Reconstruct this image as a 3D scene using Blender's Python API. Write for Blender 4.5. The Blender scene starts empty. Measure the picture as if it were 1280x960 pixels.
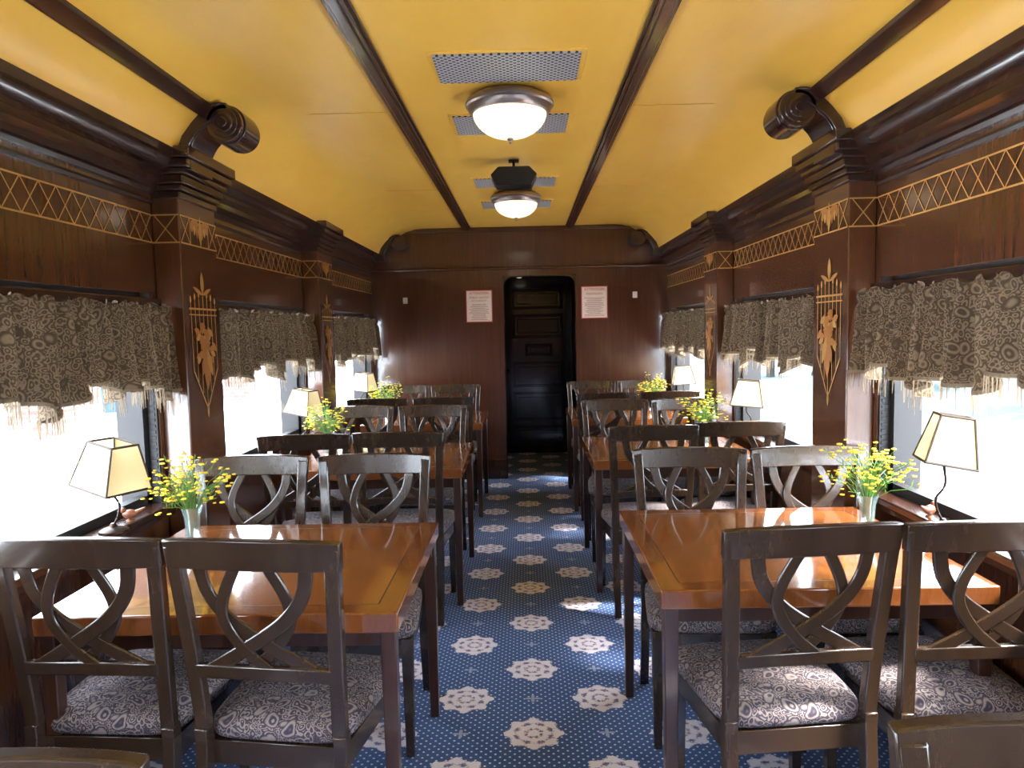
import bpy, bmesh, math, random
from mathutils import Vector, Matrix
random.seed(7)
SC = bpy.context.scene
COL = SC.collection
R = math.radians

# ------------------------------------------------------------------ materials
class NT:
    def __init__(s, name):
        s.m = bpy.data.materials.new(name); s.m.use_nodes = True
        s.t = s.m.node_tree; s.n = s.t.nodes; s.l = s.t.links
        s.b = s.n['Principled BSDF']; s.out = s.n['Material Output']
    def node(s, ty, **kw):
        n = s.n.new(ty)
        for k, v in kw.items(): setattr(n, k, v)
        return n
    def link(s, a, b): s.l.new(a, b)
    def setin(s, sock, v):
        if isinstance(v, bpy.types.NodeSocket): s.l.new(v, sock)
        else: sock.default_value = v
    def M(s, op, a, b=None, c=None):
        n = s.node('ShaderNodeMath', operation=op)
        s.setin(n.inputs[0], a)
        if b is not None: s.setin(n.inputs[1], b)
        if c is not None: s.setin(n.inputs[2], c)
        return n.outputs[0]
    def coord(s, scale=(1, 1, 1), which='Object', loc=(0, 0, 0)):
        tc = s.node('ShaderNodeTexCoord'); mp = s.node('ShaderNodeMapping')
        mp.inputs['Scale'].default_value = scale; mp.inputs['Location'].default_value = loc
        s.link(tc.outputs[which], mp.inputs[0]); return mp.outputs[0]
    def noise(s, vec, scale, detail=4, rough=.55, dist=0):
        n = s.node('ShaderNodeTexNoise'); s.link(vec, n.inputs['Vector'])
        n.inputs['Scale'].default_value = scale; n.inputs['Detail'].default_value = detail
        n.inputs['Roughness'].default_value = rough; n.inputs['Distortion'].default_value = dist
        return n.outputs['Fac']
    def ramp(s, fac, stops, const=False):
        n = s.node('ShaderNodeValToRGB'); cr = n.color_ramp
        if const: cr.interpolation = 'CONSTANT'
        while len(cr.elements) < len(stops): cr.elements.new(.5)
        for e, (p, c) in zip(cr.elements, stops):
            e.position = p; e.color = (*c, 1)
        s.setin(n.inputs[0], fac); return n.outputs[0]
    def mix(s, fac, a, b):
        n = s.node('ShaderNodeMix', data_type='RGBA')
        s.setin(n.inputs[0], fac)
        for i, v in ((6, a), (7, b)):
            if isinstance(v, tuple): n.inputs[i].default_value = (*v, 1)
            else: s.link(v, n.inputs[i])
        return n.outputs[2]
    def bump(s, h, strength=.3, dist=.002):
        n = s.node('ShaderNodeBump'); n.inputs['Strength'].default_value = strength
        n.inputs['Distance'].default_value = dist
        s.link(h, n.inputs['Height']); s.link(n.outputs[0], s.b.inputs['Normal'])
    def setp(s, **kw):
        for k, v in kw.items():
            k = k.replace('_', ' ')
            if isinstance(v, tuple) and len(v) == 3: v = (*v, 1)
            s.b.inputs[k].default_value = v
    def translucent(s, col, fac):
        tr = s.node('ShaderNodeBsdfTranslucent')
        if isinstance(col, tuple): tr.inputs[0].default_value = (*col, 1)
        else: s.link(col, tr.inputs[0])
        ms = s.node('ShaderNodeMixShader'); ms.inputs[0].default_value = fac
        s.link(s.b.outputs[0], ms.inputs[1]); s.link(tr.outputs[0], ms.inputs[2]); s.link(ms.outputs[0], s.out.inputs[0])

def flat(name, col, rough=.5, metal=0, trans=0, **kw):
    t = NT(name); v = t.coord((1, 1, 1)); n = t.noise(v, 60, 2)
    d = tuple(c*.8 for c in col); c = t.mix(n, d, col)
    t.link(c, t.b.inputs['Base Color'])
    t.setp(Roughness=rough, Metallic=metal, **kw)
    if trans: t.translucent(c, trans)
    return t.m

def wood(name, c1, c2, c3, scale, rough=.3, coat=.4, bump=.05, fine=6, mixf=.3, dist=1.2):
    t = NT(name); v = t.coord(scale)
    n1 = t.noise(v, 3, 6, .6, dist); n2 = t.noise(v, fine*4, 3, .6)
    f = t.M('ADD', t.M('MULTIPLY', n1, 1-mixf), t.M('MULTIPLY', n2, mixf))
    t.link(t.ramp(f, [(.3, c1), (.5, c2), (.7, c3)]), t.b.inputs['Base Color'])
    t.setp(Roughness=rough, Coat_Weight=coat, Coat_Roughness=.08)
    if bump: t.bump(f, bump, .0006)
    return t.m

def paisley(name, dark, mid, light, scale=16, rough=.9, trans=0, warp=.05, k=30):
    # teardrop-like cells with contour lines, small filler scrolls and fine weave
    t = NT(name); v = t.coord()
    nz = t.node('ShaderNodeTexNoise'); nz.inputs['Scale'].default_value = scale*.8; nz.inputs['Detail'].default_value = 1
    t.link(v, nz.inputs['Vector'])
    mx = t.node('ShaderNodeMix', data_type='VECTOR'); mx.inputs[0].default_value = warp
    t.link(v, mx.inputs[4]); t.link(nz.outputs['Color'], mx.inputs[5])
    vo = t.node('ShaderNodeTexVoronoi'); vo.inputs['Scale'].default_value = scale; t.link(mx.outputs[1], vo.inputs['Vector'])
    sn = t.M('SINE', t.M('MULTIPLY', vo.outputs['Distance'], k))
    vo2 = t.node('ShaderNodeTexVoronoi'); vo2.inputs['Scale'].default_value = scale*3.6; t.link(mx.outputs[1], vo2.inputs['Vector'])
    sn2 = t.M('SINE', t.M('MULTIPLY', vo2.outputs['Distance'], 16))
    inner = t.M('LESS_THAN', vo.outputs['Distance'], .42)
    pat = t.M('ADD', t.M('MULTIPLY', sn, inner), t.M('MULTIPLY', sn2, t.M('SUBTRACT', 1, inner)))
    fine = t.noise(v, scale*11, 2, .7)
    f = t.M('ADD', t.M('MULTIPLY', t.M('ADD', pat, 1), .34), t.M('MULTIPLY', fine, .34))
    c = t.ramp(f, [(.25, dark), (.5, mid), (.78, light)])
    t.link(c, t.b.inputs['Base Color']); t.setp(Roughness=rough)
    t.b.inputs['Specular IOR Level'].default_value = .15
    t.bump(fine, .3, .001)
    if trans: t.translucent(c, trans)
    return t.m

def lin(r, g, b):
    f = lambda c: ((c/255+.055)/1.055)**2.4 if c > 10 else c/255/12.92
    return (f(r), f(g), f(b))

MAHOG = wood('mahogany_panel', lin(70, 41, 24), lin(84, 49, 29), lin(98, 59, 36), (6, 14, .8), .24, .55, dist=.4)
MAHOG_E = wood('mahogany_end_panel', lin(60, 32, 21), lin(71, 38, 25), lin(84, 47, 31), (14, 6, .8), .22, .6, dist=.4)
DTRIM = wood('dark_mahogany_trim', lin(42, 24, 17), lin(51, 29, 20), lin(62, 37, 25), (6, 1.5, 6), .24, .5, dist=.4)
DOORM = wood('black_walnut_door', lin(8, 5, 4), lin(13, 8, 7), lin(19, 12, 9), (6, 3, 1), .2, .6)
TABLE = wood('varnished_honey_wood', lin(116, 67, 31), lin(129, 76, 37), lin(142, 87, 45), (1.2, 14, 2), .12, 1, mixf=.5, dist=.5, bump=0)
TABLEB = wood('varnished_border_wood', lin(100, 55, 25), lin(113, 63, 30), lin(126, 73, 36), (14, 1.2, 2), .12, 1, mixf=.5, dist=.5, bump=0)
TLEG = wood('brown_leg_wood', lin(46, 25, 16), lin(58, 32, 20), lin(72, 41, 26), (8, 8, 1), .3, .4)
CHAIR = wood('espresso_chair_wood', lin(42, 30, 21), lin(50, 36, 26), lin(59, 43, 31), (5, 5, 1), .25, .5, dist=.2, bump=0)
SEAT = paisley('seat_paisley_fabric', lin(66, 60, 72), lin(94, 86, 92), lin(142, 131, 127), 20, k=26)
VAL = paisley('valance_paisley_fabric', lin(74, 61, 48), lin(94, 79, 63), lin(120, 104, 84), 16, trans=.06, k=28)
FRINGE = flat('tan_fringe_yarn', lin(140, 124, 104), .9, trans=.3)
GOLD = flat('gold_inlay_wood', lin(210, 162, 90), .35, .1)
FIG = flat('orange_marquetry_wood', lin(188, 126, 66), .35)
BRONZE = flat('brushed_bronze_metal', lin(150, 138, 132), .32, .85)
BLACK = flat('black_plastic', lin(22, 20, 20), .4)
BLKMET = flat('black_window_metal', lin(22, 20, 22), .6, 0)
WHITE = flat('white_plastic', lin(225, 222, 215), .4)
PAPER = flat('cream_paper', lin(228, 214, 200), .7)
RED = flat('red_print_ink', lin(180, 50, 45), .7)
INK = flat('reddish_print_ink', lin(160, 95, 85), .7)
LAMPMET = flat('dark_lamp_metal', lin(48, 34, 26), .35, .7)
GREEN = flat('green_stem', lin(100, 150, 62), .6, trans=.3)
YEL = flat('yellow_petals', lin(244, 214, 60), .6)
BIRD = flat('brown_bird_glaze', lin(120, 70, 46), .35)
SHTRIM = flat('dark_shade_trim', lin(56, 40, 26), .7)

t = NT('yellow_ceiling_paint'); v = t.coord((1, .4, 1)); n = t.noise(v, 2.5, 5, .6); n2 = t.noise(v, 45, 3, .6)
t.link(t.ramp(n, [(.3, lin(228, 174, 64)), (.7, lin(242, 193, 83))]), t.b.inputs['Base Color'])
t.setp(Roughness=.38, Coat_Weight=.2, Coat_Roughness=.28)
t.bump(t.M('ADD', t.M('MULTIPLY', n, 3), t.M('MULTIPLY', n2, .3)), .25, .006); CEIL = t.m

t = NT('perforated_vent_metal'); v = t.coord()
sx = t.node('ShaderNodeSeparateXYZ'); t.link(v, sx.inputs[0])
def fr(t, x, per, sh=0.):
    return t.M('MULTIPLY', t.M('SUBTRACT', t.M('FRACT', t.M('ADD', t.M('DIVIDE', x, per), .5+sh)), .5), per)
def ln(t, a, b): return t.M('SQRT', t.M('ADD', t.M('MULTIPLY', a, a), t.M('MULTIPLY', b, b)))
X, Y = sx.outputs[0], sx.outputs[1]
r1 = ln(t, fr(t, X, .028), fr(t, Y, .028)); r2 = ln(t, fr(t, X, .028, .5), fr(t, Y, .028, .5))
t.link(t.mix(t.M('LESS_THAN', t.M('MINIMUM', r1, r2), .0068), lin(176, 174, 174), lin(24, 22, 22)), t.b.inputs['Base Color'])
t.setp(Roughness=.45, Metallic=0); VENT = t.m

# carpet
t = NT('navy_medallion_carpet'); v = t.coord()
sx = t.node('ShaderNodeSeparateXYZ'); t.link(v, sx.inputs[0]); X, Y = sx.outputs[0], sx.outputs[1]
X = t.M('SUBTRACT', X, .05); Y = t.M('SUBTRACT', Y, .045)
PX, PY = .54, .495
def med(shx, shy, base, amp, k):
    a = fr(t, X, PX, shx); b = fr(t, Y, PY, shy)
    b2 = t.M('MULTIPLY', b, 1.08)
    th = t.M('ARCTAN2', b2, a); cc = t.M('COSINE', t.M('MULTIPLY', th, k)); r = ln(t, a, b2)
    return t.M('SUBTRACT', r, t.M('ADD', t.M('MULTIPLY', cc, amp), base)), cc, r
f1, c1_, q1 = med(0, 0, .104, .008, 8); f2, c2_, q2 = med(.5, .5, .104, .008, 8)
f = t.M('MINIMUM', f1, f2); sel = t.M('LESS_THAN', f1, f2)
pet = t.M('ADD', t.M('MULTIPLY', c1_, sel), t.M('MULTIPLY', c2_, t.M('SUBTRACT', 1, sel)))
rad = t.M('MINIMUM', q1, q2)
g1, _, _ = med(0, .5, .018, .012, 4); g2, _, _ = med(.5, 0, .018, .012, 4)
g = t.M('MINIMUM', g1, g2)
DS = .034
d1 = ln(t, fr(t, X, DS), fr(t, Y, DS)); d2 = ln(t, fr(t, X, DS, .5), fr(t, Y, DS, .5))
dots = t.M('LESS_THAN', t.M('MINIMUM', d1, d2), .0042)
pile = t.noise(v, 260, 2, .6); mott = t.noise(v, 110, 4, .75); m2_ = t.noise(v, 70, 3, .6)
base = t.mix(pile, lin(26, 60, 114), lin(44, 88, 152))
c = t.mix(dots, base, lin(196, 212, 234))
white = lin(226, 224, 236); pink = lin(176, 156, 180); gap = lin(80, 94, 142)
lace = t.M('ADD', t.M('ADD', t.M('MULTIPLY', pet, t.M('MULTIPLY', rad, 4.0)), t.M('MULTIPLY', t.M('SUBTRACT', mott, .5), 2.6)), .24)
rings = t.M('SINE', t.M('MULTIPLY', rad, 165))
lace = t.M('ADD', lace, t.M('MULTIPLY', rings, .35))
medc = t.ramp(t.M('MULTIPLY_ADD', lace, .5, .5), [(0, gap), (.38, gap), (.47, pink), (.58, white), (1, white)])
fe = t.M('ADD', f, t.M('MULTIPLY', t.M('SUBTRACT', m2_, .5), .03))
c = t.mix(t.M('LESS_THAN', fe, 0), c, medc)
c = t.mix(t.M('LESS_THAN', g, 0), c, lin(150, 158, 188))
t.link(c, t.b.inputs['Base Color']); t.setp(Roughness=.9); t.b.inputs['Sheen Weight'].default_value = .15
t.bump(pile, .4, .003); CARPET = t.m

t = NT('cream_linen_shade'); t.setp(Roughness=.9)
v = t.coord((60, 60, 200)); t.link(t.mix(t.noise(v, 3), lin(196, 178, 134), lin(212, 196, 152)), t.b.inputs['Base Color'])
t.translucent((.60, .48, .28), .33); SHADE = t.m
def clearglass(name, tint, fac, rough, dif=0):
    t = NT(name); tp = t.node('ShaderNodeBsdfTransparent'); tp.inputs[0].default_value = (*tint, 1); gl = t.node('ShaderNodeBsdfGlossy'); gl.inputs['Roughness'].default_value = rough
    ms = t.node('ShaderNodeMixShader'); ms.inputs[0].default_value = fac
    t.link(tp.outputs[0], ms.inputs[1]); t.link(gl.outputs[0], ms.inputs[2]); o = ms.outputs[0]
    if dif:
        d = t.node('ShaderNodeBsdfDiffuse'); d.inputs[0].default_value = (.55, .68, .66, 1)
        m2 = t.node('ShaderNodeMixShader'); m2.inputs[0].default_value = dif; t.link(o, m2.inputs[1]); t.link(d.outputs[0], m2.inputs[2]); o = m2.outputs[0]
    t.link(o, t.out.inputs[0]); return t.m
GLASS = clearglass('window_glass', (1, 1, 1), .05, .02)
VGLASS = clearglass('vase_glass', (.9, .97, .97), .25, .06, .10)
t = NT('alabaster_glass_lit'); v = t.coord((1, 1, 1)); n = t.noise(v, 14, 4, .6, 2)
col = t.ramp(n, [(.35, (1, .78, .46)), (.65, (1, .94, .80))])
t.link(col, t.b.inputs['Base Color']); t.link(col, t.b.inputs['Emission Color']); t.setp(Roughness=.25)
t.b.inputs['Emission Strength'].default_value = .6; BOWL = t.m

def pl(name, a, b_, s=.8):
    t = NT(name); v = t.coord(); t.link(t.ramp(t.noise(v, s, 6, .6), [(.3, a), (.7, b_)]), t.b.inputs['Base Color']); t.setp(Roughness=.9); t.b.inputs['Specular IOR Level'].default_value = .1; return t.m
CONC = pl('pale_concrete', lin(200, 205, 210), lin(235, 235, 235))
ASPH = pl('blue_grey_asphalt', (.050, .080, .086), (.072, .094, .098), .15)
t = NT('red_brick'); v = t.coord(); tc = t.node('ShaderNodeTexBrick'); tc.inputs['Scale'].default_value = 2.5
tc.inputs['Color1'].default_value = (.080, .045, .039, 1); tc.inputs['Color2'].default_value = (.095, .058, .052, 1); tc.inputs['Mortar'].default_value = (.13, .115, .11, 1)
mp = t.node('ShaderNodeMapping'); mp.inputs['Rotation'].default_value = (R(90), 0, 0); t.link(v, mp.inputs[0]); t.link(mp.outputs[0], tc.inputs[0])
t.link(tc.outputs[0], t.b.inputs['Base Color']); t.setp(Roughness=.9); t.b.inputs['Specular IOR Level'].default_value = .05; BRICK = t.m
LEAF = pl('green_foliage', (.024, .052, .042), (.042, .074, .062), 2)
BARK = pl('grey_bark', (.03, .028, .025), (.04, .038, .032))
BLUE = pl('blue_painted_plastic', (.02, .045, .08), (.026, .052, .09))

# ------------------------------------------------------------------ mesh builder
class B:
    def __init__(s): s.v = []; s.f = []; s.mi = []
    def add(s, vs, fs, mi=0):
        o = len(s.v); s.v += [tuple(p) for p in vs]
        for f in fs: s.f.append(tuple(i+o for i in f)); s.mi.append(mi)
        return s
    def box(s, x0, x1, y0, y1, z0, z1, mi=0, top=None):
        a = [(x0, y0, z0), (x1, y0, z0), (x1, y1, z0), (x0, y1, z0)]
        if top: X0, X1, Y0, Y1 = top
        else: X0, X1, Y0, Y1 = x0, x1, y0, y1
        b = [(X0, Y0, z1), (X1, Y0, z1), (X1, Y1, z1), (X0, Y1, z1)]
        return s.add(a+b, [(3, 2, 1, 0), (4, 5, 6, 7), (0, 1, 5, 4), (1, 2, 6, 5), (2, 3, 7, 6), (3, 0, 4, 7)], mi)
    def prism(s, prof, fn, t0, t1, mi=0):
        n = len(prof)
        vs = [fn(u, w, t0) for u, w in prof]+[fn(u, w, t1) for u, w in prof]
        fs = [(i, (i+1) % n, n+(i+1) % n, n+i) for i in range(n)]
        fs += [tuple(reversed(range(n))), tuple(range(n, 2*n))]
        return s.add(vs, fs, mi)
    def lathe(s, prof, c=(0, 0, 0), n=32, mi=0, cap=True):
        vs = []
        for r, z in prof:
            for i in range(n):
                a = 2*math.pi*i/n; vs.append((c[0]+r*math.cos(a), c[1]+r*math.sin(a), c[2]+z))
        fs = []
        for j in range(len(prof)-1):
            for i in range(n):
                k = (i+1) % n; fs.append((j*n+i, j*n+k, (j+1)*n+k, (j+1)*n+i))
        if cap:
            fs.append(tuple(reversed(range(n)))); fs.append(tuple((len(prof)-1)*n+i for i in range(n)))
        return s.add(vs, fs, mi)
    def tube(s, pts, rad, n=8, mi=0):
        pts = [Vector(p) for p in pts]; vs = []; m = len(pts)
        rr = rad if isinstance(rad, (list, tuple)) else [rad]*m
        for i, p in enumerate(pts):
            t = (pts[min(i+1, m-1)]-pts[max(i-1, 0)]).normalized()
            a = t.cross(Vector((0, 0, 1))).normalized() if abs(t.z) < .9 else t.cross(Vector((0, 1, 0))).normalized()
            b = t.cross(a)
            for k in range(n):
                an = 2*math.pi*k/n; vs.append(p+(a*math.cos(an)+b*math.sin(an))*rr[i])
        fs = [(j*n+k, j*n+(k+1) % n, (j+1)*n+(k+1) % n, (j+1)*n+k) for j in range(m-1) for k in range(n)]
        fs += [tuple(reversed(range(n))), tuple((m-1)*n+k for k in range(n))]
        return s.add(vs, fs, mi)
    def ribbon(s, pts, w, th, fn, mi=0, d0=None):
        m = len(pts); vs = []
        for i, (u, v) in enumerate(pts):
            a = pts[max(i-1, 0)]; b = pts[min(i+1, m-1)]
            tx, ty = b[0]-a[0], b[1]-a[1]; L = math.hypot(tx, ty) or 1; nx, ny = -ty/L, tx/L
            ww = w[i] if isinstance(w, (list, tuple)) else w
            for sg, dd in ((-1, -1), (1, -1), (1, 1), (-1, 1)):
                vs.append(fn(u+nx*ww/2*sg, v+ny*ww/2*sg, dd*th/2))
        fs = [(j*4+k, j*4+(k+1) % 4, (j+1)*4+(k+1) % 4, (j+1)*4+k) for j in range(m-1) for k in range(4)]
        fs += [(3, 2, 1, 0), tuple((m-1)*4+k for k in range(4))]
        return s.add(vs, fs, mi)
    def ball(s, c, r, n=8, m=6, mi=0):
        if not isinstance(r, (tuple, list)): r = (r, r, r)
        vs = [(c[0], c[1], c[2]-r[2])]
        for j in range(1, m):
            ph = -math.pi/2+math.pi*j/m
            for i in range(n):
                a = 2*math.pi*i/n
                vs.append((c[0]+r[0]*math.cos(ph)*math.cos(a), c[1]+r[1]*math.cos(ph)*math.sin(a), c[2]+r[2]*math.sin(ph)))
        vs.append((c[0], c[1], c[2]+r[2])); L = len(vs)-1
        fs = [(0, 1+(i+1) % n, 1+i) for i in range(n)]
        for j in range(m-2):
            for i in range(n): fs.append((1+j*n+i, 1+j*n+(i+1) % n, 1+(j+1)*n+(i+1) % n, 1+(j+1)*n+i))
        fs += [(1+(m-2)*n+i, 1+(m-2)*n+(i+1) % n, L) for i in range(n)]
        return s.add(vs, fs, mi)
    def obj(s, name, mats, parent=None, smooth=35, bevel=0, bseg=2, fixn=True):
        me = bpy.data.meshes.new(name); me.from_pydata(s.v, [], s.f)
        if not isinstance(mats, (list, tuple)): mats = [mats]
        for m in mats: me.materials.append(m)
        me.polygons.foreach_set('material_index', s.mi)
        if fixn:
            bm = bmesh.new(); bm.from_mesh(me); bmesh.ops.recalc_face_normals(bm, faces=bm.faces[:]); bm.to_mesh(me); bm.free()
        if smooth:
            me.polygons.foreach_set('use_smooth', [True]*len(me.polygons)); me.set_sharp_from_angle(angle=R(smooth))
        me.update()
        o = bpy.data.objects.new(name, me); COL.objects.link(o)
        if parent: o.parent = parent
        if bevel:
            bv = o.modifiers.new('bevel', 'BEVEL'); bv.width = bevel; bv.segments = bseg; bv.limit_method = 'ANGLE'; bv.angle_limit = R(40)
        return o

def empty(name, loc=(0, 0, 0)):
    o = bpy.data.objects.new(name, None); o.location = loc; o.empty_display_size = .1; COL.objects.link(o); return o
def tag(o, label, cat, group=None):
    o['label'] = label; o['category'] = cat
    if group: o['group'] = group
    return o
def struct(o, label=None):
    o['kind'] = 'structure'
    if label: o['label'] = label
    return o
def clone(root, loc, rot=0, label=None):
    r = root.copy(); COL.objects.link(r); r.location = loc; r.rotation_euler = (0, 0, rot)
    if label: r['label'] = label
    def rec(src, dst):
        for ch in src.children:
            c = ch.copy(); COL.objects.link(c); c.parent = dst; c.matrix_parent_inverse = ch.matrix_parent_inverse.copy(); rec(ch, c)
    rec(root, r); return r
def catmull(P, n=8):
    out = []; Q = [P[0]]+list(P)+[P[-1]]
    for i in range(1, len(Q)-2):
        for k in range(n):
            t = k/n; o = []
            for d in range(len(P[0])):
                p0, p1, p2, p3 = Q[i-1][d], Q[i][d], Q[i+1][d], Q[i+2][d]
                o.append(.5*((2*p1)+(-p0+p2)*t+(2*p0-5*p1+4*p2-p3)*t*t+(-p0+3*p1-3*p2+p3)*t**3))
            out.append(tuple(o))
    out.append(tuple(P[-1])); return out

# ------------------------------------------------------------------ dimensions
W = 1.45; GP = 1.53; YE = 7.03; YB = -2.9; SILL = .81; WTOP = 1.66
PIL = [-2.76, -.82, 1.12, 3.06, 5.0]; PH = .17; PF = 1.34
WIN = [(-2.56, -1.02), (-.62, .92), (1.32, 2.86), (3.26, 4.80), (5.20, 6.86)]
ZC = 2.48

# ------------------------------------------------------------------ room shell
b = B(); b.box(-1.62, 1.62, YB-.1, 8.7, -.1, 0); struct(b.obj('floor', CARPET, smooth=0), 'navy blue carpet with cream floral medallions and dots')
for sd, nm in ((-1, 'left'), (1, 'right')):
    b = B()
    def bx(x0, x1, *a, **kw):
        p, q = sorted((sd*x0, sd*x1)); b.box(p, q, *a, **kw)
    bx(W, 1.62, YB, YE+.1, 0, SILL-.01)
    bx(W, 1.62, YB, YE+.1, WTOP, 2.2)
    edges = [YB]+[e for w in WIN for e in w]+[YE+.1]
    for i in range(0, len(edges), 2): bx(W, 1.62, edges[i], edges[i+1], SILL-.01, WTOP)
    struct(b.obj('wall_'+nm, MAHOG, smooth=0), 'glossy mahogany panelled carriage side wall')
    b = B(); bx(1.40, 1.62-.1, YB, YE, SILL-.03, SILL)
    bx(1.42, W, YB, YE, SILL-.06, SILL-.03)
    struct(b.obj('trim_1', DTRIM, bevel=.006), 'dark wooden window ledge')
    b = B(); bx(1.41, W, YB, YE, 0, .16); bx(1.42, W, YB, YE, .16, .18)
    struct(b.obj('baseboard_'+nm, DTRIM, bevel=.004), 'dark wooden baseboard')
    b = B(); bx(1.43, W, YB, YE, 1.60, 1.64); struct(b.obj('trim_2', DTRIM, bevel=.005), 'dark moulding above the windows')
    prof = [(W, 2.06), (1.435, 2.06), (1.43, 2.075), (1.415, 2.08), (1.41, 2.10), (1.39, 2.115), (1.385, 2.14), (1.36, 2.15), (1.345, 2.17), (1.34, 2.19), (1.325, 2.195), (1.32, 2.225), (1.33, 2.235), (W, 2.235)]
    b = B(); b.prism(prof, lambda u, w, tt: (sd*u, tt, w), YB, YE)
    b.prism([(W, 2.02), (1.44, 2.02), (1.437, 2.03), (1.44, 2.04), (W, 2.04)], lambda u, w, tt: (sd*u, tt, w), YB, YE)
    struct(b.obj('trim_3', DTRIM, smooth=30), 'stepped dark mahogany cornice')
    tp_ = [(1.215, 2.385), (1.175, 2.405), (1.155, 2.395), (1.16, 2.375), (1.19, 2.352), (1.225, 2.335), (1.235, 2.35), (1.24, 2.375)]
    tp_ = [(1.200+(u-1.197)*.7, 2.380+(w-2.375)*.7) for u, w in tp_]
    b = B(); b.prism(tp_, lambda u, w, tt: (sd*u, tt, w), YB, 2.90)
    struct(b.obj('trim_4', DTRIM, smooth=30), 'dark moulding along the ceiling cove')
    b = B(); xc = .5*sd
    for hw, z in ((.042, 2.468), (.031, 2.455), (.016, 2.447)): b.box(xc-hw, xc+hw, YB, YE, z, 2.485)
    struct(b.obj('trim_5', DTRIM, bevel=.003), 'dark moulded batten running along the ceiling')
    for i, c in enumerate(PIL):
        b = B(); bx(PF, W, c-PH, c+PH, .0, 2.06, mi=1)
        bx(PF-.012, W, c-PH-.01, c+PH+.01, 0, .18)
        for k, (pr, z0, z1) in enumerate(((.010, 2.04, 2.07), (.022, 2.07, 2.095), (.035, 2.095, 2.13), (.050, 2.13, 2.155), (.068, 2.155, 2.19), (.082, 2.19, 2.235))):
            bx(PF-pr, W, c-PH-pr*.7, c+PH+pr*.7, z0, z1)
        struct(b.obj('trim_6', [DTRIM, MAHOG], bevel=.005), 'mahogany pilaster with stepped capital')
    b = B()
    def strip(x, p, q, w, mi=0):
        dy, dz = q[0]-p[0], q[1]-p[1]; L = math.hypot(dy, dz); ny, nz = -dz/L*w/2, dy/L*w/2
        b.add([(sd*x, p[0]+ny, p[1]+nz), (sd*x, q[0]+ny, q[1]+nz), (sd*x, q[0]-ny, q[1]-nz), (sd*x, p[0]-ny, p[1]-nz)], [(0, 1, 2, 3)], mi)
    def lattice(x, y0, y1, z0=1.865, z1=1.975):
        for z, w in ((z0, .006), (z1, .006)): strip(x, (y0, z), (y1, z), w)
        n = max(1, round((y1-y0)/.085)); s = (y1-y0)/n
        for k in range(n):
            strip(x, (y0+k*s, z0), (y0+(k+1)*s, z1), .0042)
            strip(x, (y0+k*s, z1), (y0+(k+1)*s, z0), .0042)
    xs = [YB]+[e for c in PIL for e in (c-PH, c+PH)]+[YE]
    for i in range(0, len(xs), 2):
        if xs[i+1]-xs[i] > .1: lattice(W-.002, xs[i]+.01, xs[i+1]-.01)
    struct(b.obj('trim_7', GOLD, smooth=0, fixn=False), 'gold lattice inlay band on the wall')
    for c in PIL[2:]:
        b = B(); x = PF-.003
        lattice(x, c-PH+.004, c-.085); lattice(x, c+.085, c+PH-.004)
        ys = c-PH-.003
        def ret(yy):
            def st2(p, q, w):
                dx, dz = q[0]-p[0], q[1]-p[1]; L = math.hypot(dx, dz); nx, nz = -dz/L*w/2, dx/L*w/2
                b.add([(sd*(p[0]+nx), yy, p[1]+nz), (sd*(q[0]+nx), yy, q[1]+nz), (sd*(q[0]-nx), yy, q[1]-nz), (sd*(p[0]-nx), yy, p[1]-nz)], [(0, 1, 2, 3)])
            for z, w in ((1.865, .006), (1.975, .006)): st2((PF, z), (W, z), w)
            p, q = PF+.01, PF+.10; st2((p, 1.865), (q, 1.975), .0042); st2((p, 1.975), (q, 1.865), .0042)
        ret(ys)
        def petal(cy, cz, ang, L, w, mi=0, dx=0):
            ca, sa = math.cos(ang), math.sin(ang); pts = []
            for k in range(10):
                tt = k/9; pts.append((tt*L, w*math.sin(math.pi*tt)**.8))
            for k in range(8, 0, -1):
                tt = k/9; pts.append((tt*L, -w*math.sin(math.pi*tt)**.8))
            b.add([(sd*(x-dx), cy+u*ca-q*sa, cz+u*sa+q*ca) for u, q in pts], [tuple(range(len(pts)))], mi)
        for z in (1.865, 1.975): strip(x, (c-.09, z), (c+.09, z), .006)
        for k in (-1, 1): strip(x, (c+k*.083, 1.865), (c+k*.083, 1.975), .005)
        for k in range(-3, 4): petal(c+k*.022, 1.968, R(-90), .085-.012*abs(k), .012, k % 2, .0004*(k+3))
        for k in (-1, 1): petal(c, 1.955, R(90-k*85), .085, .013, 1, .004)
        petal(c, 1.99, R(-90), .13, .012, 0, .0045)
        SP = .038
        for k in range(-3, 4):
            zt = 1.62+.012*(3-abs(k)); zb = 1.34-.05*(3-abs(k))
            strip(x, (c+k*SP, zb), (c+k*SP, zt), .005)
            petal(c+k*SP, zt, R(90), .035, .007)
        strip(x, (c-.13, 1.60), (c+.13, 1.60), .008); strip(x, (c-.13, 1.575), (c+.13, 1.575), .005)
        strip(x, (c-.114, 1.34), (c, 1.17), .007); strip(x, (c+.114, 1.34), (c, 1.17), .007)
        petal(c, 1.20, R(-90), .07, .010); petal(c, 1.66, R(90), .1, .016)
        petal(c, 1.66, R(20), .09, .009); petal(c, 1.66, R(160), .09, .009)
        rr = random.Random(3)
        for k in range(60):
            a = rr.uniform(0, 6.28); q = rr.uniform(0, .062)
            petal(c+q*math.cos(a), 1.455+1.3*q*math.sin(a), rr.uniform(0, 6.28), rr.uniform(.035, .06), .014, 1 if k % 3 else 0, .0005+k*.00008)
        petal(c, 1.43, R(-92), .18, .028, 1, .006); petal(c, 1.43, R(-68), .13, .02, 0, .0062); petal(c, 1.43, R(-114), .13, .02, 1, .0064)
        struct(b.obj('trim_8', [GOLD, FIG], smooth=0, fixn=False), 'gold marquetry ornament with lyre and flowers')
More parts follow.
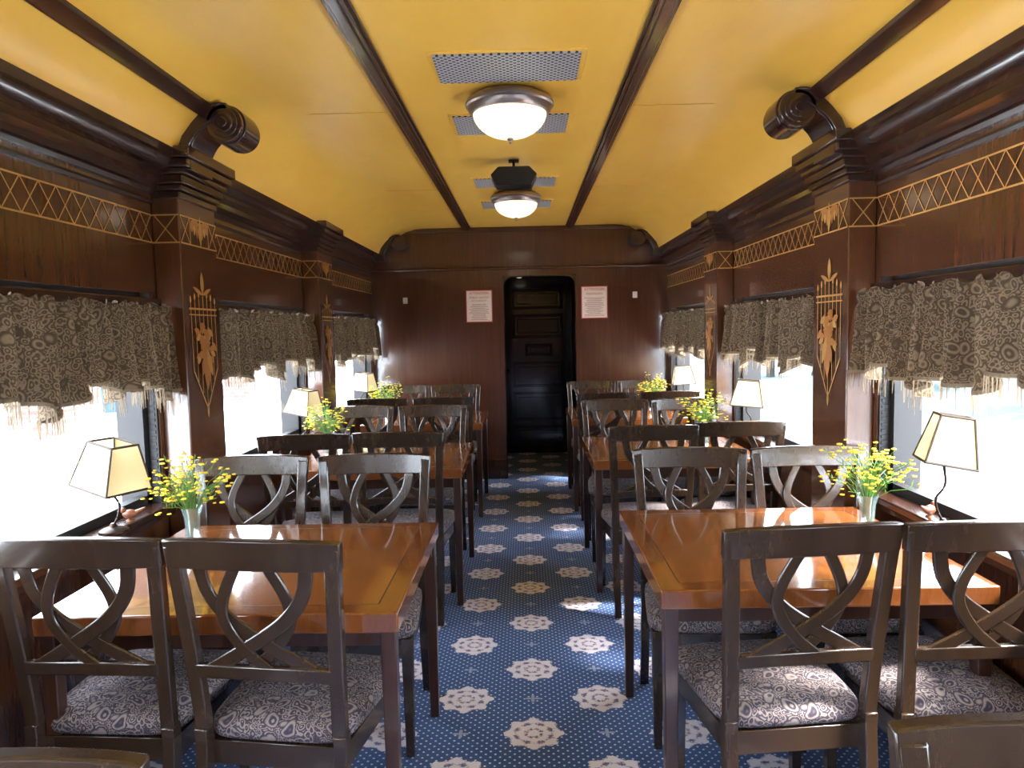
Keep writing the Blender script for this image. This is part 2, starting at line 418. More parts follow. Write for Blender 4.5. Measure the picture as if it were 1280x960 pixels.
    for (y0, y1, big) in ((2.87, 3.07, 1), (6.80, YE-.03, 0)):
        b = B()
        fn = lambda u, w, d: (sd*u, (y0+y1)/2+d, w)
        path = catmull([(1.325, 2.15), (1.315, 2.235), (1.275, 2.300), (1.215, 2.345), (1.16, 2.375), (1.115, 2.380)], 8)
        wd = [.11-.065*i/(len(path)-1) for i in range(len(path))]
        b.ribbon(path, wd, y1-y0, fn)
        n = 40; cx, cz = 1.13, 2.325
        for rad_, ex in ((.072, 0), (.078, -.03), (.056, .006), (.038, .012), (.019, .020)):
            pr_ = [(cx+rad_*math.cos(2*math.pi*k/n), cz+rad_*math.sin(2*math.pi*k/n)) for k in range(n)]
            b.prism(pr_, lambda u, w, tt: (sd*u, tt, w), y0-ex, y1+(ex if big else 0))
        for yy in ((y0-.003, y1+.003) if big else (y0-.003,)):
            fn2 = lambda u, w, d: (sd*u, yy+d, w)
            nn = len(path)
            for off in (-.38, .38):
                pp = []
                for i in range(4, nn-3):
                    a_, c_ = path[max(i-1, 0)], path[min(i+1, nn-1)]; tx, ty = c_[0]-a_[0], c_[1]-a_[1]; L_ = math.hypot(tx, ty) or 1
                    pp.append((path[i][0]-ty/L_*wd[i]*off, path[i][1]+tx/L_*wd[i]*off))
                b.ribbon(pp, .009, .010, fn2)
        struct(b.obj('trim_9', DTRIM, smooth=30, bevel=.004), 'carved dark wooden scroll corbel')
    for i, (y0, y1) in enumerate(WIN):
        b = B(); fx0, fx1 = 1.495, 1.535
        bx(fx0, fx1, y0, y0+.045, SILL, WTOP); bx(fx0, fx1, y1-.045, y1, SILL, WTOP)
        bx(fx0, fx1, y0, y1, SILL, SILL+.035); bx(fx0, fx1, y0, y1, WTOP-.05, WTOP)
        bx(1.455, 1.495, y1-.012, y1, SILL, WTOP); bx(1.455, 1.495, y0, y0+.012, SILL, WTOP)
        for k in range(34): bx(1.462, 1.488, y1-.016, y1-.012, SILL+.02+k*.024, SILL+.032+k*.024)
        bx(1.535, 1.625, y1-.006, y1+.004, SILL, WTOP); bx(1.535, 1.625, y0-.004, y0+.006, SILL, WTOP)
        o = struct(b.obj('window_%d' % (i+1+(5 if sd > 0 else 0)), BLKMET, smooth=0), 'dark framed carriage window')
        g = B(); p, q = sorted((sd*1.512, sd*1.516)); g.box(p, q, y0+.04, y1-.04, SILL+.03, WTOP-.04); g.obj('glass_pane', GLASS, parent=o, smooth=0)
        L = bpy.data.lights.new('portal', 'AREA'); L.shape = 'RECTANGLE'; L.size = y1-y0; L.size_y = WTOP-SILL; L.cycles.is_portal = True
        lo = bpy.data.objects.new('window_light_portal', L); COL.objects.link(lo); lo.location = (sd*1.60, (y0+y1)/2, (SILL+WTOP)/2)
        lo.rotation_euler = (R(90), 0, R(90)*sd)

prof = [(0, ZC), (.9, ZC), (1.0, 2.472), (1.08, 2.452), (1.15, 2.42), (1.21, 2.38), (1.26, 2.33), (1.30, 2.28), (1.325, 2.22), (1.33, 2.2), (1.62, 2.2), (1.62, 2.75)]
full = prof+[(-x, z) for x, z in reversed(prof)][:-1]
b = B(); b.prism(full, lambda u, w, tt: (u, tt, w), YB-.1, YE+.1)
struct(b.obj('ceiling', CEIL, smooth=30), 'glossy mustard yellow coved ceiling')
b = B()
for sd in (-1, 1):
    for y in (1.35, 3.30, 5.1): p, q = sorted((sd*.55, sd*1.0)); b.box(p, q, y, y+.006, ZC-.0025, ZC+.002)
struct(b.obj('trim_10', CEIL, smooth=0), 'ceiling panel seam beads')

b = B(); OX0, OX1, OZ = -.15, .545, 2.0
b.box(-1.62, OX0, YE, YE+.12, 0, 2.2); b.box(OX1, 1.62, YE, YE+.12, 0, 2.2); b.box(OX0, OX1, YE, YE+.12, OZ, 2.5)
b.box(-1.62, OX0, YE, YE+.12, 2.2, 2.6); b.box(OX1, 1.62, YE, YE+.12, 2.2, 2.6)
struct(b.obj('wall_end', MAHOG_E, smooth=0), 'glossy mahogany end wall with doorway')
b = B(); b.box(-W, W, YE-.035, YE, 2.09, 2.47); b.box(-W, W, YE-.05, YE, 2.07, 2.095); b.box(-W, W, YE-.045, YE, 2.435, 2.48)
struct(b.obj('trim_11', MAHOG_E, bevel=.008), 'mahogany header panel above the doorway')
b = B()
b.box(OX0-.008, OX0, YE-.006, YE+.12, 0, OZ+.008); b.box(OX1, OX1+.008, YE-.006, YE+.12, 0, OZ+.008); b.box(OX0-.008, OX1+.008, YE-.006, YE+.12, OZ, OZ+.008)
for s_, x in ((1, OX0), (-1, OX1)):
    pr = [(x, OZ)]+[(x+s_*.09*(1-math.sin(a)), OZ-.09*(1-math.cos(a))) for a in [R(k*15) for k in range(0, 7)]]
    b.prism(pr, lambda u, w, tt: (u, tt, w), YE-.005, YE+.12)
struct(b.obj('trim_12', DTRIM, smooth=20), 'dark door casing with rounded upper corners')
b = B()
b.box(-W, OX0-.01, YE-.015, YE, 0, .2); b.box(OX1+.01, W, YE-.015, YE, 0, .2)
struct(b.obj('baseboard_end', DTRIM, bevel=.003), 'dark end wall baseboard')
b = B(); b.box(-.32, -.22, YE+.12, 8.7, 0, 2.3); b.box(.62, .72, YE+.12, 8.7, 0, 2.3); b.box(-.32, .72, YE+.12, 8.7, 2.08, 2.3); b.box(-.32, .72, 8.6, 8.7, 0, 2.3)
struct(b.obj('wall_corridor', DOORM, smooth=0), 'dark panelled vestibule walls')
b = B(); b.box(-1.62, 1.62, YB-.1, YB, 0, 2.6); struct(b.obj('wall_back', MAHOG_E, smooth=0))
b = B(); dy = 8.45
b.box(-.21, .61, dy, dy+.05, .01, 2.06)
def pan(x0, x1, z0, z1):
    for e, d in ((0, .012), (.018, .02)):
        for (a, c_, p, q) in ((x0+e, x1-e, z0+e, z0+e+.012), (x0+e, x1-e, z1-e-.012, z1-e)): b.box(a, c_, dy-d, dy, p, q)
        for a in (x0+e, x1-e-.012): b.box(a, a+.012, dy-d, dy, z0+e, z1-e)
    b.box(x0+.06, x1-.06, dy-.012, dy, z0+.06 if z1-z0 > .2 else z0+.04, z1-.06 if z1-z0 > .2 else z1-.04)
pan(-.1, .5, 1.72, 1.96); pan(-.1, .5, 1.38, 1.66); pan(.05, .37, 1.17, 1.31); pan(-.1, .5, .80, 1.10); pan(-.1, .5, .40, .74); pan(-.1, .5, .1, .34)
d = struct(b.obj('door_1', DOORM, bevel=.003), 'dark glossy multi-panel wooden door')
b = B(); b.tube([(-.16, dy, 1.0), (-.16, dy-.05, 1.0)], .008); b.ball((-.16, dy-.06, 1.0), .02, 14, 10); b.obj('door_knob', LAMPMET, parent=d)

# ------------------------------------------------------------------ dining table
def table(width, sd, name='dining_table'):
    r = empty(name); hw = width/2; D = .44
    b = B(); b.box(-hw, hw, -D, D, .70, .755)
    o = b.obj('tabletop', [TABLE, TABLEB, TLEG], parent=r)
    bm = bmesh.new(); bm.from_mesh(o.data)
    tf = [f for f in bm.faces if f.normal.z > .9]
    for f in bm.faces:
        if abs(f.normal.z) < .5: f.material_index = 1
    bmesh.ops.inset_region(bm, faces=tf, thickness=.085)
    for f in bm.faces:
        if f.normal.z > .9 and f.calc_area() < .3: f.material_index = 1
    tf = [f for f in bm.faces if f.normal.z > .9 and f.calc_area() > .3]
    bmesh.ops.inset_region(bm, faces=tf, thickness=.005)
    for f in bm.faces:
        if f.normal.z > .9 and f.calc_area() < .02: f.material_index = 2
    bm.to_mesh(o.data); bm.free()
    bv = o.modifiers.new('bevel', 'BEVEL'); bv.width = .005; bv.segments = 3; bv.limit_method = 'ANGLE'; bv.angle_limit = R(60)
    e = .06
    b = B(); b.box(-hw+e, hw-.02, -D+e, -D+e+.02, .64, .70); b.obj('apron', TLEG, parent=r, bevel=.002)
    b = B(); b.box(-hw+e, hw-.02, D-e-.02, D-e, .64, .70); b.obj('apron', TLEG, parent=r, bevel=.002)
    for sx_ in (-1, 1):
        for sy in (-1, 1):
            x = sx_*(hw-.03); y = sy*(D-.03); a, c = .021, .016
            b = B(); b.box(x-c, x+c, y-c, y+c, 0, .70, top=(x-a, x+a, y-a, y+a)); b.obj('leg', TLEG, parent=r, bevel=.003)
    return r
TL = table(.97, -1); TR = table(.93, 1)
TY_L = [2.24, 4.17, 6.0]; TY_R = [2.37, 4.33, 6.12]
lab = ['varnished orange wood dining table beside the brick-side window', 'varnished wooden dining table between dark chairs', 'varnished wooden dining table near the end wall']
for k, y in enumerate(TY_L):
    o = TL if k == 0 else clone(TL, (0, 0, 0)); o.location = (-.785, y, 0); tag(o, lab[k], 'table', 'dining tables along the carriage')
lab[0] = 'varnished orange wood dining table with glossy sunlit top'
for k, y in enumerate(TY_R):
    o = TR if k == 0 else clone(TR, (0, 0, 0)); o.location = (.875, y, 0); tag(o, lab[k], 'table', 'dining tables along the carriage')

# ------------------------------------------------------------------ dining chair
def build_chair():
    r = empty('dining_chair')
    b = B()
    def se(c, e): return math.copysign(abs(c)**e, c)
    n, m = 40, 14; vs = []
    for j in range(m+1):
        ph = -math.pi/2+math.pi*j/m
        for i in range(n):
            a = 2*math.pi*i/n
            cx = se(math.cos(ph), .35)
            y = .215*cx*se(math.sin(a), .3); tx = 1+.08*(y/.215)
            x = .212*tx*cx*se(math.cos(a), .3)
            z = .032*se(math.sin(ph), .5)
            if z > 0: z += .018*max(0, 1-(x/.22)**2)*max(0, 1-(y/.215)**2)
            vs.append((x, y+.01, .452+z))
    fs = [(j*n+i, j*n+(i+1) % n, (j+1)*n+(i+1) % n, (j+1)*n+i) for j in range(m) for i in range(n)]
    b.add(vs, fs); s = b.obj('seat', SEAT, parent=r, smooth=60); s['label'] = 'paisley upholstered seat cushion'
    b = B()
    b.box(-.2, .2, .185, .207, .36, .425); b.box(-.175, .175, -.20, -.18, .36, .425)
    for sx_ in (-1, 1):
        b.add([(sx_*x, y, z) for z in (.36, .425) for x, y in ((.19, -.2), (.208, .2), (.188, .2), (.17, -.2))], [(0, 1, 2, 3), (4, 5, 6, 7), (0, 1, 5, 4), (1, 2, 6, 5), (2, 3, 7, 6), (3, 0, 4, 7)])
    b.obj('seat_frame', CHAIR, parent=r, bevel=.002)
    for sx_ in (-1, 1):
        b = B(); x = sx_*.192; y = .188
        b.box(x-.014, x+.014, y-.014, y+.014, 0, .43, top=(x-.02, x+.02, y-.02, y+.02)); b.obj('leg', CHAIR, parent=r, bevel=.003)
    for sx_ in (-1, 1):
        b = B(); P = catmull([(-.275, 0), (-.235, .2), (-.212, .40), (-.212, .47)], 5)
        b.ribbon(P, [.028+.012*q[1]/.47 for q in P], .034, lambda u, v, d, s_=sx_: (s_*.188+d, u, v)); b.obj('leg', CHAIR, parent=r, bevel=.003)
    b = B()
    yb = lambda z: -.212-.062*((z-.46)/.53)**1.2 if z > .46 else -.212
    for sx_ in (-1, 1):
        P = [(.186+.022*((z-.46)/.5)**1.3, z) for z in [.465+.505*k/10 for k in range(11)]]
        b.ribbon(P, .038, .028, lambda u, v, d, s_=sx_: (s_*u, yb(v)+d, v))
    bow = lambda x: -.015*(1-(x/.22)**2)
    fn = lambda u, v, d: (u, yb(v)+bow(u)+d, v)
    xs_ = [-.229+.458*k/18 for k in range(19)]
    P = [(x, .949+.004*(1-(x/.229)**2)) for x in xs_]
    wd = [.080-.008*(abs(x)/.229)**4 for x in xs_]
    b.ribbon(P, wd, .026, fn)
    b.ribbon([(x, .632+.006*(1-(x/.18)**2)) for x in [-.183+.366*k/12 for k in range(13)]], .038, .02, fn)
    zt, zb = .915, .64
    def bar(pts, dd=0, w=.031):
        P = catmull([(x, zb+(zt-zb)*h) for x, h in pts], 7)
        b.ribbon(P, w, .010, lambda u, v, d: (u, yb(v)+bow(u)+d+dd, v))
    for s_ in (-1, 1):
        bar([(s_*-.142, 1.05), (s_*-.126, .76), (s_*-.072, .50), (s_*.03, .24), (s_*.155, -.04)], .0035*s_, .037)
        bar([(s_*-.036, 1.05), (s_*-.080, .72), (s_*-.083, .48), (s_*-.033, .20), (s_*.045, -.04)], -.0045*s_, .031)
    b.obj('backrest', CHAIR, parent=r, bevel=.004)
    return r
CH = build_chair(); first = True
def put(x, yback, face, rot=0, label='dark wood dining chair with interlaced back and paisley seat'):
    global first
    if face > 0: y = yback+.27; a = R(rot)
    else: y = yback-.27; a = math.pi+R(rot)
    if first: o = CH; o.location = (x, y, 0); o.rotation_euler = (0, 0, a); first = False
    else: o = clone(CH, (x, y, 0), a)
    tag(o, label, 'chair', 'dining chairs along the carriage')
    return o
base = 'dark interlaced-back dining chair '
put(-.60, 1.69, 1, -7, base+'beside the aisle at sunlit table')
put(-1.08, 1.73, 1, -3, base+'near window at sunlit table')
put(-1.07, 2.86, -1, 2, base+'facing table beside vase of flowers')
put(-.575, 2.85, -1, 0, base+'facing table beside the aisle')
put(.72, 1.74, 1, 6, base+'turned slightly at sunlit table')
put(1.20, 1.76, 1, 2, base+'between sunlit table and window ledge')
put(.69, 2.87, -1, -3, base+'facing sunlit table beside aisle')
put(1.175, 2.855, -1, 0, base+'reflecting blue window light')
put(-1.07, 3.47, 1, 3); put(-.585, 3.50, 1, -2); put(-1.065, 4.75, -1, 2); put(-.58, 4.73, -1, 0)
put(.67, 3.57, 1, 3); put(1.15, 3.66, 1, 0); put(.655, 4.90, -1, 0); put(1.13, 4.87, -1, 0)
put(-1.07, 5.30, 1, 0); put(-.59, 5.33, 1, 3); put(-1.07, 6.56, -1, 0); put(-.60, 6.55, -1, 0)
put(.66, 5.42, 1, 0); put(1.14, 5.45, 1, 2); put(.66, 6.68, -1, 0); put(1.13, 6.67, -1, 0)
put(.70, .84, -1, -4, base+'seen by its curved top rail')
put(-.625, .785, -1, 4, base+'seen by its curved top rail')

# ------------------------------------------------------------------ table lamps
def lamp(x, y, rot, tiltx, zsh, label, bend, sc=1):
    r = empty('table_lamp', (x, y, SILL))
    b = B(); b.lathe([(.048, 0), (.048, .006), (.036, .012), (.014, .018), (.008, .03)], n=24); b.obj('lamp_base', LAMPMET, parent=r)
    b = B(); P = catmull([(0, 0, .02), (.02*bend, 0, .06), (.024*bend, 0, .10), (-.004*bend, 0, .145), (.004*bend, 0, zsh+.02), (0, 0, zsh+.13)], 6); b.tube(P, .0042, 8); b.obj('lamp_pole', LAMPMET, parent=r)
    s = B(); B0, T0, H = .096*sc, .062*sc, .155
    c = [(-1, -1), (1, -1), (1, 1), (-1, 1)]
    s.add([(a*B0, q*B0*.9, 0) for a, q in c]+[(a*T0, q*T0*.8, H) for a, q in c], [(0, 1, 5, 4), (1, 2, 6, 5), (2, 3, 7, 6), (3, 0, 4, 7)])
    so = s.obj('lamp_shade', SHADE, parent=r, smooth=0); so.location = (0, 0, zsh); so.rotation_euler = (R(tiltx[0]), R(tiltx[1]), R(rot))
    e = B()
    for k in range(4):
        p, q = c[k], c[(k+1) % 4]
        e.tube([(p[0]*B0, p[1]*B0*.9, 0), (q[0]*B0, q[1]*B0*.9, 0)], .0042, 6); e.tube([(p[0]*T0, p[1]*T0*.8, H), (q[0]*T0, q[1]*T0*.8, H)], .0042, 6)
        e.tube([(p[0]*B0, p[1]*B0*.9, 0), (p[0]*T0, p[1]*T0*.8, H)], .0036, 6)
    e.obj('shade_trim', SHTRIM, parent=so)
    tag(r, label, 'lamp', 'table lamps on the window ledge'); return r
lamp(-1.405, 2.42, -24, (0, 9), .16, 'small lamp with tilted cream shade on ledge beside flowers', 1)
lamp(-1.41, 4.60, -20, (0, 8), .16, 'small lamp with cream square shade on window ledge', 1)
lamp(-1.41, 6.35, -20, (0, 5), .16, 'small lamp with cream square shade on window ledge', -1)
lamp(1.40, 2.31, -14, (0, 9), .215, 'small lamp with cream shade glowing in window light', -1, .78)
lamp(1.41, 4.40, -20, (0, 4), .18, 'small lamp with cream square shade on window ledge', 1)
lamp(1.41, 6.15, -8, (0, -4), .18, 'small lamp with cream square shade on window ledge', 1)

def bird(x, y, rot):
    b = B(); b.ball((0, 0, .026), (.026, .016, .017), 16, 10); b.ball((.022, 0, .042), (.011, .010, .011), 12, 8)
    b.tube([(.032, 0, .042), (.042, 0, .039)], [.003, .0008], 8); b.tube([(-.016, 0, .027), (-.034, 0, .036), (-.052, 0, .046)], [.011, .007, .0025], 8)
    b.lathe([(.015, 0), (.013, .004), (.005, .008), (.005, .014)], n=14)
    o = b.obj('bird_figurine', BIRD); o.location = (x, y, SILL); o.rotation_euler = (0, 0, R(rot)); tag(o, 'small brown ceramic bird figurine on window ledge', 'figurine'); return o
bird(-1.425, 2.56, 200); bird(1.43, 2.44, 30)

# ------------------------------------------------------------------ flower vases
def flowers(x, y, seed, s, label):
    rnd = random.Random(seed); r = empty('flower_vase', (x, y, .756))
    b = B(); b.lathe([(.026, 0), (.029, .004), (.024, .04), (.027, .09), (.037, .125), (.0355, .125), (.024, .09), (.022, .04), (.026, .006), (0.001, .006)], n=24); b.obj('vase', VGLASS, parent=r)
    st = B(); fl = B()
    for k in range(60):
        a = rnd.uniform(0, 6.28); q = rnd.random()**.55*.155*s; h = .15+rnd.uniform(.0, .20)*s*(1-.4*q/.15)
        e = (q*math.cos(a), q*math.sin(a), h)
        st.tube([(e[0]*.08, e[1]*.08, .01), (e[0]*.14, e[1]*.14, .11), (e[0]*.5, e[1]*.5, .11+(h-.11)*.7), e], .0012, 4)
        for j in range(3 if k % 3 else 2):
            a2 = rnd.uniform(0, 6.28); c = (e[0]+.018*math.cos(a2), e[1]+.018*math.sin(a2), e[2]+rnd.uniform(-.024, .016))
            rad_ = rnd.uniform(.005, .009)
            for p in range(5):
                an = 6.28*p/5; fl.ball((c[0]+rad_*.65*math.cos(an), c[1]+rad_*.65*math.sin(an), c[2]), (rad_*.55, rad_*.55, rad_*.4), 5, 4)
        for j in range(4):
            t_ = rnd.uniform(.3, 1); p = (e[0]*t_, e[1]*t_, .11+(h-.11)*t_); a2 = rnd.uniform(0, 6.28); L = rnd.uniform(.02, .04)
            dx, dy_ = math.cos(a2), math.sin(a2); w_ = .002
            st.add([p, (p[0]+dx*L*.5-dy_*w_, p[1]+dy_*L*.5+dx*w_, p[2]+L*.5), (p[0]+dx*L*.8, p[1]+dy_*L*.8, p[2]+L*.8), (p[0]+dx*L*.5+dy_*w_, p[1]+dy_*L*.5-dx*w_, p[2]+L*.5)], [(0, 1, 2, 3)])
    st.obj('stems', GREEN, parent=r, fixn=False); fl.obj('blossoms', YEL, parent=r, smooth=60)
    tag(r, label, 'vase of flowers', 'flower vases on the tables'); return r
flowers(-1.15, 2.47, 1, .92, 'small glass vase of yellow flowers beside the tilted lamp')
flowers(-1.17, 4.32, 2, 1.0, 'small glass vase of yellow flowers on dining table')
flowers(-1.15, 6.1, 3, 1.0, 'small glass vase of yellow flowers on dining table')
flowers(1.24, 2.49, 4, .95, 'small glass vase of yellow flowers on sunlit table')
flowers(1.16, 4.46, 5, 1.0, 'small glass vase of yellow flowers on dining table')
flowers(1.15, 6.22, 6, .95, 'small glass vase of yellow flowers on dining table')

# ------------------------------------------------------------------ valances
def valance(sd, y0, y1, seed, idx):
    rnd = random.Random(seed); n = int((y1-y0)*220); rows = 14; L = y1-y0
    phs = [rnd.uniform(0, 6.28) for _ in range(4)]
    ntail = max(3, round(L/.36)); P = L/ntail
    def zbot(s):
        k = abs(math.sin(math.pi*(s/P+.18*math.sin(s*3+phs[3]))))
        return 1.245+.075*k**1.1+.020*math.sin(s*9+phs[0])+.011*math.sin(s*55+phs[1])
    def xo(s, t_):
        A = .012+.024*t_
        w1 = math.sin(s*80+3.2*math.sin(s*7+phs[1])+.8*t_*math.sin(s*4)); w2 = math.sin(s*37+phs[2]+t_*1.2); w3 = math.sin(s*170+phs[3])
        w1 = w1*(1.3-.3*w1*w1)
        return 1.388-A*(w1+.6*w2)-.005*w3*(1-t_)+.004*t_
    xc_ = lambda s, t_: min(xo(s, t_), 1.440)
    b = B(); vs = []
    for i in range(n+1):
        s = L*i/n; zb_ = zbot(s)
        for j in range(rows+1):
            t_ = j/rows; z = 1.61+(zb_-1.61)*t_
            x = xc_(s, t_)
            if j == 2: x = min(x+.014, 1.442)
            if j == 0: z += .008*math.sin(s*120+phs[3])+.004*math.sin(s*61)
            yy = y0+s+.010*t_*math.sin(s*33+phs[2])
            vs.append((sd*x, yy, z))
    fs = [(i*(rows+1)+j, (i+1)*(rows+1)+j, (i+1)*(rows+1)+j+1, i*(rows+1)+j+1) for i in range(n) for j in range(rows)]
    b.add(vs, fs); o = b.obj('window_valance', VAL, smooth=80)
    f = B(); m = int(L/.007)
    oy = lambda s: .010*math.sin(s*33+phs[2])
    xe = lambda s: xc_(s, 1)
    for i in range(m):
        s = L*(i+.5)/m; zb_ = zbot(s)+.006; x = xe(s)-.003; l = rnd.uniform(.052, .076); dx = rnd.uniform(-.005, .005); q = y0+s+oy(s)
        f.add([(sd*x, q-.0028, zb_), (sd*x, q+.0028, zb_), (sd*(x-.001), q+.0018+dx, zb_-l), (sd*(x-.001), q-.0018+dx, zb_-l)], [(0, 1, 2, 3)])
    for i in range(n):
        s = L*i/n; s2 = L*(i+1)/n
        f.add([(sd*(xe(s)-.004), y0+s+oy(s), zbot(s)+.010), (sd*(xe(s2)-.004), y0+s2+oy(s2), zbot(s2)+.010), (sd*(xe(s2)-.004), y0+s2+oy(s2), zbot(s2)-.003), (sd*(xe(s)-.004), y0+s+oy(s), zbot(s)-.003)], [(0, 1, 2, 3)])
    f.obj('fringe', FRINGE, parent=o, smooth=0, fixn=False)
    tag(o, 'gathered brown paisley valance with tan fringe over window', 'curtain', 'paisley valances above the windows')
for i, (y0, y1) in enumerate(WIN):
    if i < 2: continue
    for sd in (-1, 1): valance(sd, y0-.025, min(y1+.025, YE-.06), i*10+sd, i)

# ------------------------------------------------------------------ ceiling fixtures
def ceiling_light(y, label):
    r = empty('ceiling_light', (0, y, ZC))
    b = B(); b.lathe([(.10, 0), (.15, -.004), (.178, -.02), (.188, -.036), (.188, -.046), (.180, -.052), (.176, -.066), (.166, -.078), (.158, -.080), (.15, -.07)], n=48); b.obj('metal_pan', BRONZE, parent=r)
    b = B(); b.lathe([(.157*math.cos(a)+.0005, -.074-.105*math.sin(a)) for a in [R(k*7.5) for k in range(13)]], n=48); b.obj('glass_bowl', BOWL, parent=r, smooth=80)
    b = B(); b.lathe([(.001, -.172), (.012, -.178), (.014, -.184), (.006, -.19), (.008, -.197), (.001, -.203)], n=16); b.obj('finial', BRONZE, parent=r)
    tag(r, label, 'ceiling light', 'flush ceiling lights')
ceiling_light(3.12, 'lit flush ceiling light with alabaster bowl and bronze rim')
ceiling_light(5.30, 'lit flush ceiling light with alabaster bowl, partly behind loudspeaker')
for k, (y0, y1) in enumerate(((2.64, 2.93), (3.38, 3.69), (4.76, 5.04), (5.60, 5.90))):
    r = empty('ceiling_vent', (0, (y0+y1)/2, ZC)); h = (y1-y0)/2
    b = B(); a = .27
    for q in ((-a-.02, a+.02, -h-.02, -h), (-a-.02, a+.02, h, h+.02), (-a-.02, -a, -h, h), (a, a+.02, -h, h)): b.box(*q, -.004, .003)
    b.obj('vent_frame', CEIL, parent=r, bevel=.002)
    b = B(); b.box(-a, a, -h, h, -.008, -.002); b.obj('vent_grille', VENT, parent=r, smooth=0)
    tag(r, 'rectangular perforated metal vent grille in yellow ceiling', 'vent', 'ceiling vent grilles')
r = empty('loudspeaker', (0, 4.30, ZC))
b = B(); pr = [(-.135, -.095), (-.09, -.05), (.09, -.05), (.135, -.095), (.105, -.155), (-.105, -.155)]
b.prism(pr, lambda u, w, tt: (u, tt, w), -.09, .07); b.obj('speaker_cabinet', BLACK, parent=r, bevel=.006)
b = B(); b.box(-.03, .03, -.03, .03, -.006, 0); b.tube([(0, 0, 0), (0, 0, -.05)], .008, 12); b.obj('mount_bracket', BLKMET, parent=r)
b = B()
for k in range(8): b.box(-.09, .09, -.094, -.089, -.142+k*.01, -.138+k*.01)
b.obj('speaker_grille', BLKMET, parent=r)
tag(r, 'black angular loudspeaker hanging from yellow ceiling', 'loudspeaker')
r = empty('corridor_light', (.0, 7.6, 2.08))
b = B(); b.lathe([(.09, 0), (.095, -.015), (.08, -.022)], n=24); b.obj('metal_pan', BRONZE, parent=r)
b = B(); b.lathe([(.078, -.018), (.06, -.04), (.02, -.05), (.001, -.052)], n=24); b.obj('glass_bowl', BOWL, parent=r)
tag(r, 'small round lit ceiling light in dark vestibule', 'ceiling light')

# ------------------------------------------------------------------ notices and wall devices
def text_mesh(txt, sz, m, parent, loc):
    cu = bpy.data.curves.new('lettering', 'FONT'); cu.body = txt; cu.size = sz; cu.align_x = 'CENTER'; cu.extrude = .0005
    o = bpy.data.objects.new('lettering_source', cu); COL.objects.link(o)
    dg = bpy.context.evaluated_depsgraph_get(); me = bpy.data.meshes.new_from_object(o.evaluated_get(dg))
    bpy.data.objects.remove(o); me.materials.clear(); me.materials.append(m)
    o = bpy.data.objects.new('lettering', me); COL.objects.link(o); o.parent = parent; o.location = loc; o.rotation_euler = (R(90), 0, 0)
def notice(x, z, lines, label):
    r = empty('wall_notice', (x, YE, z))
    b = B(); b.box(-.13, .13, -.008, -.001, -.158, .158); b.obj('paper_sheet', PAPER, parent=r, smooth=0)
    b = B()
    for q in ((-.13, .13, .150, .158), (-.13, .13, -.158, -.150)): b.box(q[0], q[1], -.0115, -.008, q[2], q[3])
    for q in ((-.13, -.122), (.122, .13)): b.box(q[0], q[1], -.0115, -.008, -.15, .15)
    b.obj('printed_border', RED, parent=r, smooth=0)
    z0 = .115
    for txt, sz, m in lines:
        text_mesh(txt, sz, m, r, (0, -.0105, z0)); z0 -= sz*1.15
    b = B(); rnd = random.Random(len(lines))
    zz = z0+.004
    while zz > -.135:
        w = rnd.uniform(.06, .1); xx = -w
        while xx < w:
            q = rnd.uniform(.008, .024); b.box(xx, min(xx+q, w), -.0095, -.008, zz-.005, zz); xx += q+.005
        zz -= .0125
    b.obj('printed_text', INK, parent=r, smooth=0)
    tag(r, label, 'notice')
notice(-.395, 1.72, [('ATTENTION', .034, RED), ('PUBLIC NOTICE', .027, RED), ('OF CAPACITY', .024, RED)], 'framed cream paper notice with red border and heading')
notice(.735, 1.735, [('ATTENTION', .036, RED), ('PASSENGERS', .028, RED)], 'cream paper notice with red heading on mahogany wall')
def device(x, z, nm, lab):
    b = B(); b.box(x-.022, x+.022, YE-.02, YE-.001, z-.03, z+.03); b.box(x-.012, x+.012, YE-.026, YE-.02, z-.012, z+.012); o = b.obj(nm, WHITE, bevel=.003); tag(o, lab, 'wall sensor')
device(-1.12, 1.79, 'wall_sensor', 'small white sensor on mahogany wall'); device(1.13, 1.80, 'wall_sensor', 'small white sensor on mahogany wall')
b = B(); b.box(1.425, 1.449, 6.88, 6.98, 1.45, 1.58); b.box(1.42, 1.426, 6.895, 6.965, 1.465, 1.565); o = b.obj('thermostat', BLKMET, bevel=.003); tag(o, 'small dark framed thermostat on side wall', 'thermostat')

# ------------------------------------------------------------------ outside
b = B(); b.box(-80, -1.62-.05, -60, 120, -.5, -.35); struct(b.obj('ground_platform', CONC, smooth=0), 'sunlit pale concrete platform')
b = B(); b.box(1.62+.05, 6.5, -60, 140, -1.0, -.85); struct(b.obj('ground_bounce_strip', CONC, smooth=0), 'mostly unseen pale ground strip added to bounce light')  # pale near strip, mostly out of view, added to bounce daylight onto the ceiling
b = B(); b.box(6.5, 120, -60, 140, -1.0, -.86); struct(b.obj('ground_road', ASPH, smooth=0), 'blue grey road surface')
for (x, y, w) in ((-9.0, 13.2, .38), (-8.2, 20.5, .38), (-8.2, 29, .38), (-12.5, 19.5, .38)):
    b = B(); b.box(x-w, x+w, y-w, y+w, -.35, 3.5); b.box(x-w-.06, x+w+.06, y-w-.06, y+w+.06, -.35, .1); b.box(x-w-.08, x+w+.08, y-w-.08, y+w+.08, 3.3, 3.6)
    tag(b.obj('brick_pillar', BRICK, smooth=0), 'red brick pillar on the sunlit platform', 'pillar', 'brick pillars outside')
b = B(); b.box(-10.35, -10, 17.2, 17.6, -.35, .55, top=(-10.38, -9.97, 17.17, 17.63)); b.box(-10.4, -9.95, 17.15, 17.65, .55, .62); b.ball((-10.175, 17.4, .62), (.2, .2, .12), 16, 8)
tag(b.obj('litter_bin', BLUE, bevel=.02), 'blue litter bin with domed lid on platform', 'bin')
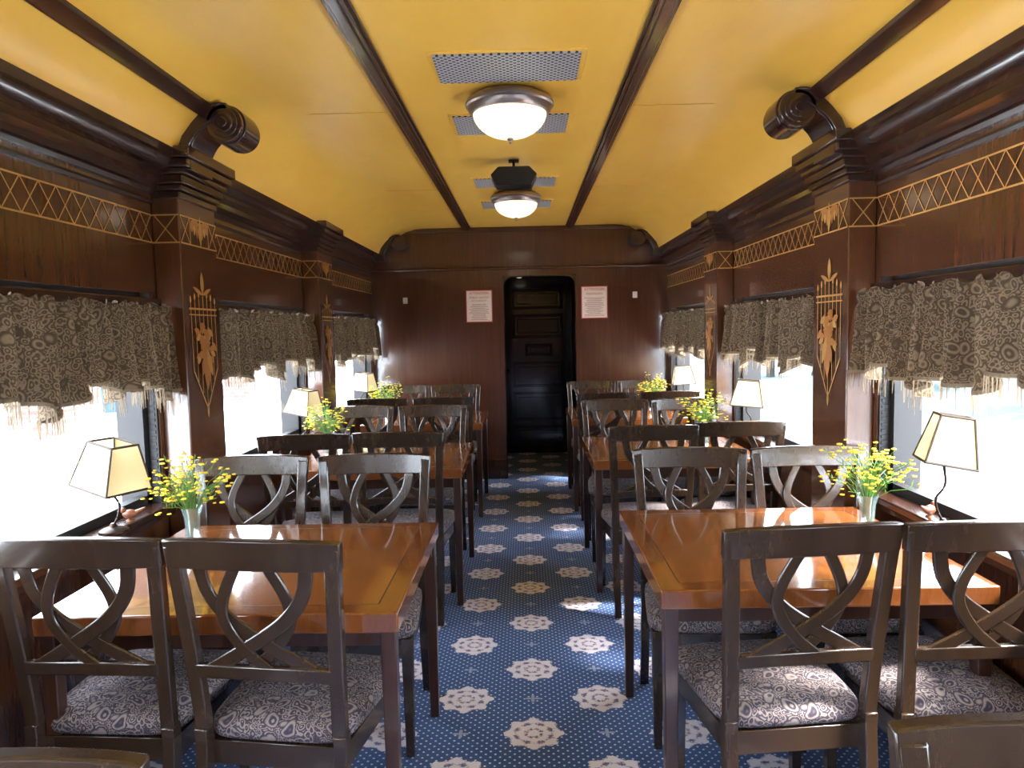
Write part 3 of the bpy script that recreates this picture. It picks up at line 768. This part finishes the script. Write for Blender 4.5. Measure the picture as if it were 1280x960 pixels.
def tree(x, y, z0, h, seed):
    rnd = random.Random(seed); r = empty('tree', (x, y, z0))
    b = B(); b.tube([(0, 0, -.1), (.05, 0, h*.25), (0, .1, h*.5)], [.2, .15, .1], 10); b.obj('trunk', BARK, parent=r)
    b = B()
    for k in range(16):
        a = rnd.uniform(0, 6.28); q = rnd.uniform(0, h*.3); s = rnd.uniform(.16, .26)*h
        b.ball((q*math.cos(a), q*math.sin(a), h*.3+rnd.uniform(0, .6)*h), (s, s, s*.8), 12, 8)
    b.obj('crown', LEAF, parent=r, smooth=60); tag(r, 'green leafy tree beyond the pale road', 'tree', 'trees outside')
for k, (x, y) in enumerate(((14, 17), (15, 25), (11, 32), (19, 33), (23, 25), (22, 42), (13, 46), (30, 34), (32, 48), (19, 56), (38, 40), (30, 22), (20, 16))): tree(x, y, -.85, 5+k % 3, k)
for k, (x, y) in enumerate(((-15, 34), (-22, 42), (-30, 34), (-22, 27))): tree(x, y, -.35, 6, k+30)

# ------------------------------------------------------------------ light
w = bpy.data.worlds.new('world'); SC.world = w; w.use_nodes = True
bg = w.node_tree.nodes['Background']; bg.inputs[0].default_value = (.78, .88, 1, 1); bg.inputs[1].default_value = 11
L = bpy.data.lights.new('sun', 'SUN'); L.energy = 15; L.angle = R(9); L.color = (1, .95, .86)
o = bpy.data.objects.new('sun', L); COL.objects.link(o)
o.rotation_euler = Vector((-1, .35, -1.15)).to_track_quat('-Z', 'Y').to_euler()

SC.view_settings.view_transform = 'Standard'
try: SC.view_settings.look = 'None'
except: pass
SC.view_settings.exposure = 1.08

# ------------------------------------------------------------------ camera
cam = bpy.data.cameras.new('camera'); cam.sensor_width = 36; cam.lens = 890/1280*36; cam.clip_start = .05; cam.clip_end = 400
co = bpy.data.objects.new('camera', cam); COL.objects.link(co); SC.camera = co
co.matrix_world = Matrix.Translation((.045, 0, 1.485)) @ Matrix.Rotation(math.atan(17/890), 4, 'Z') @ Matrix.Rotation(R(90)-math.atan(68/890), 4, 'X') @ Matrix.Rotation(R(-1.2), 4, 'Z')
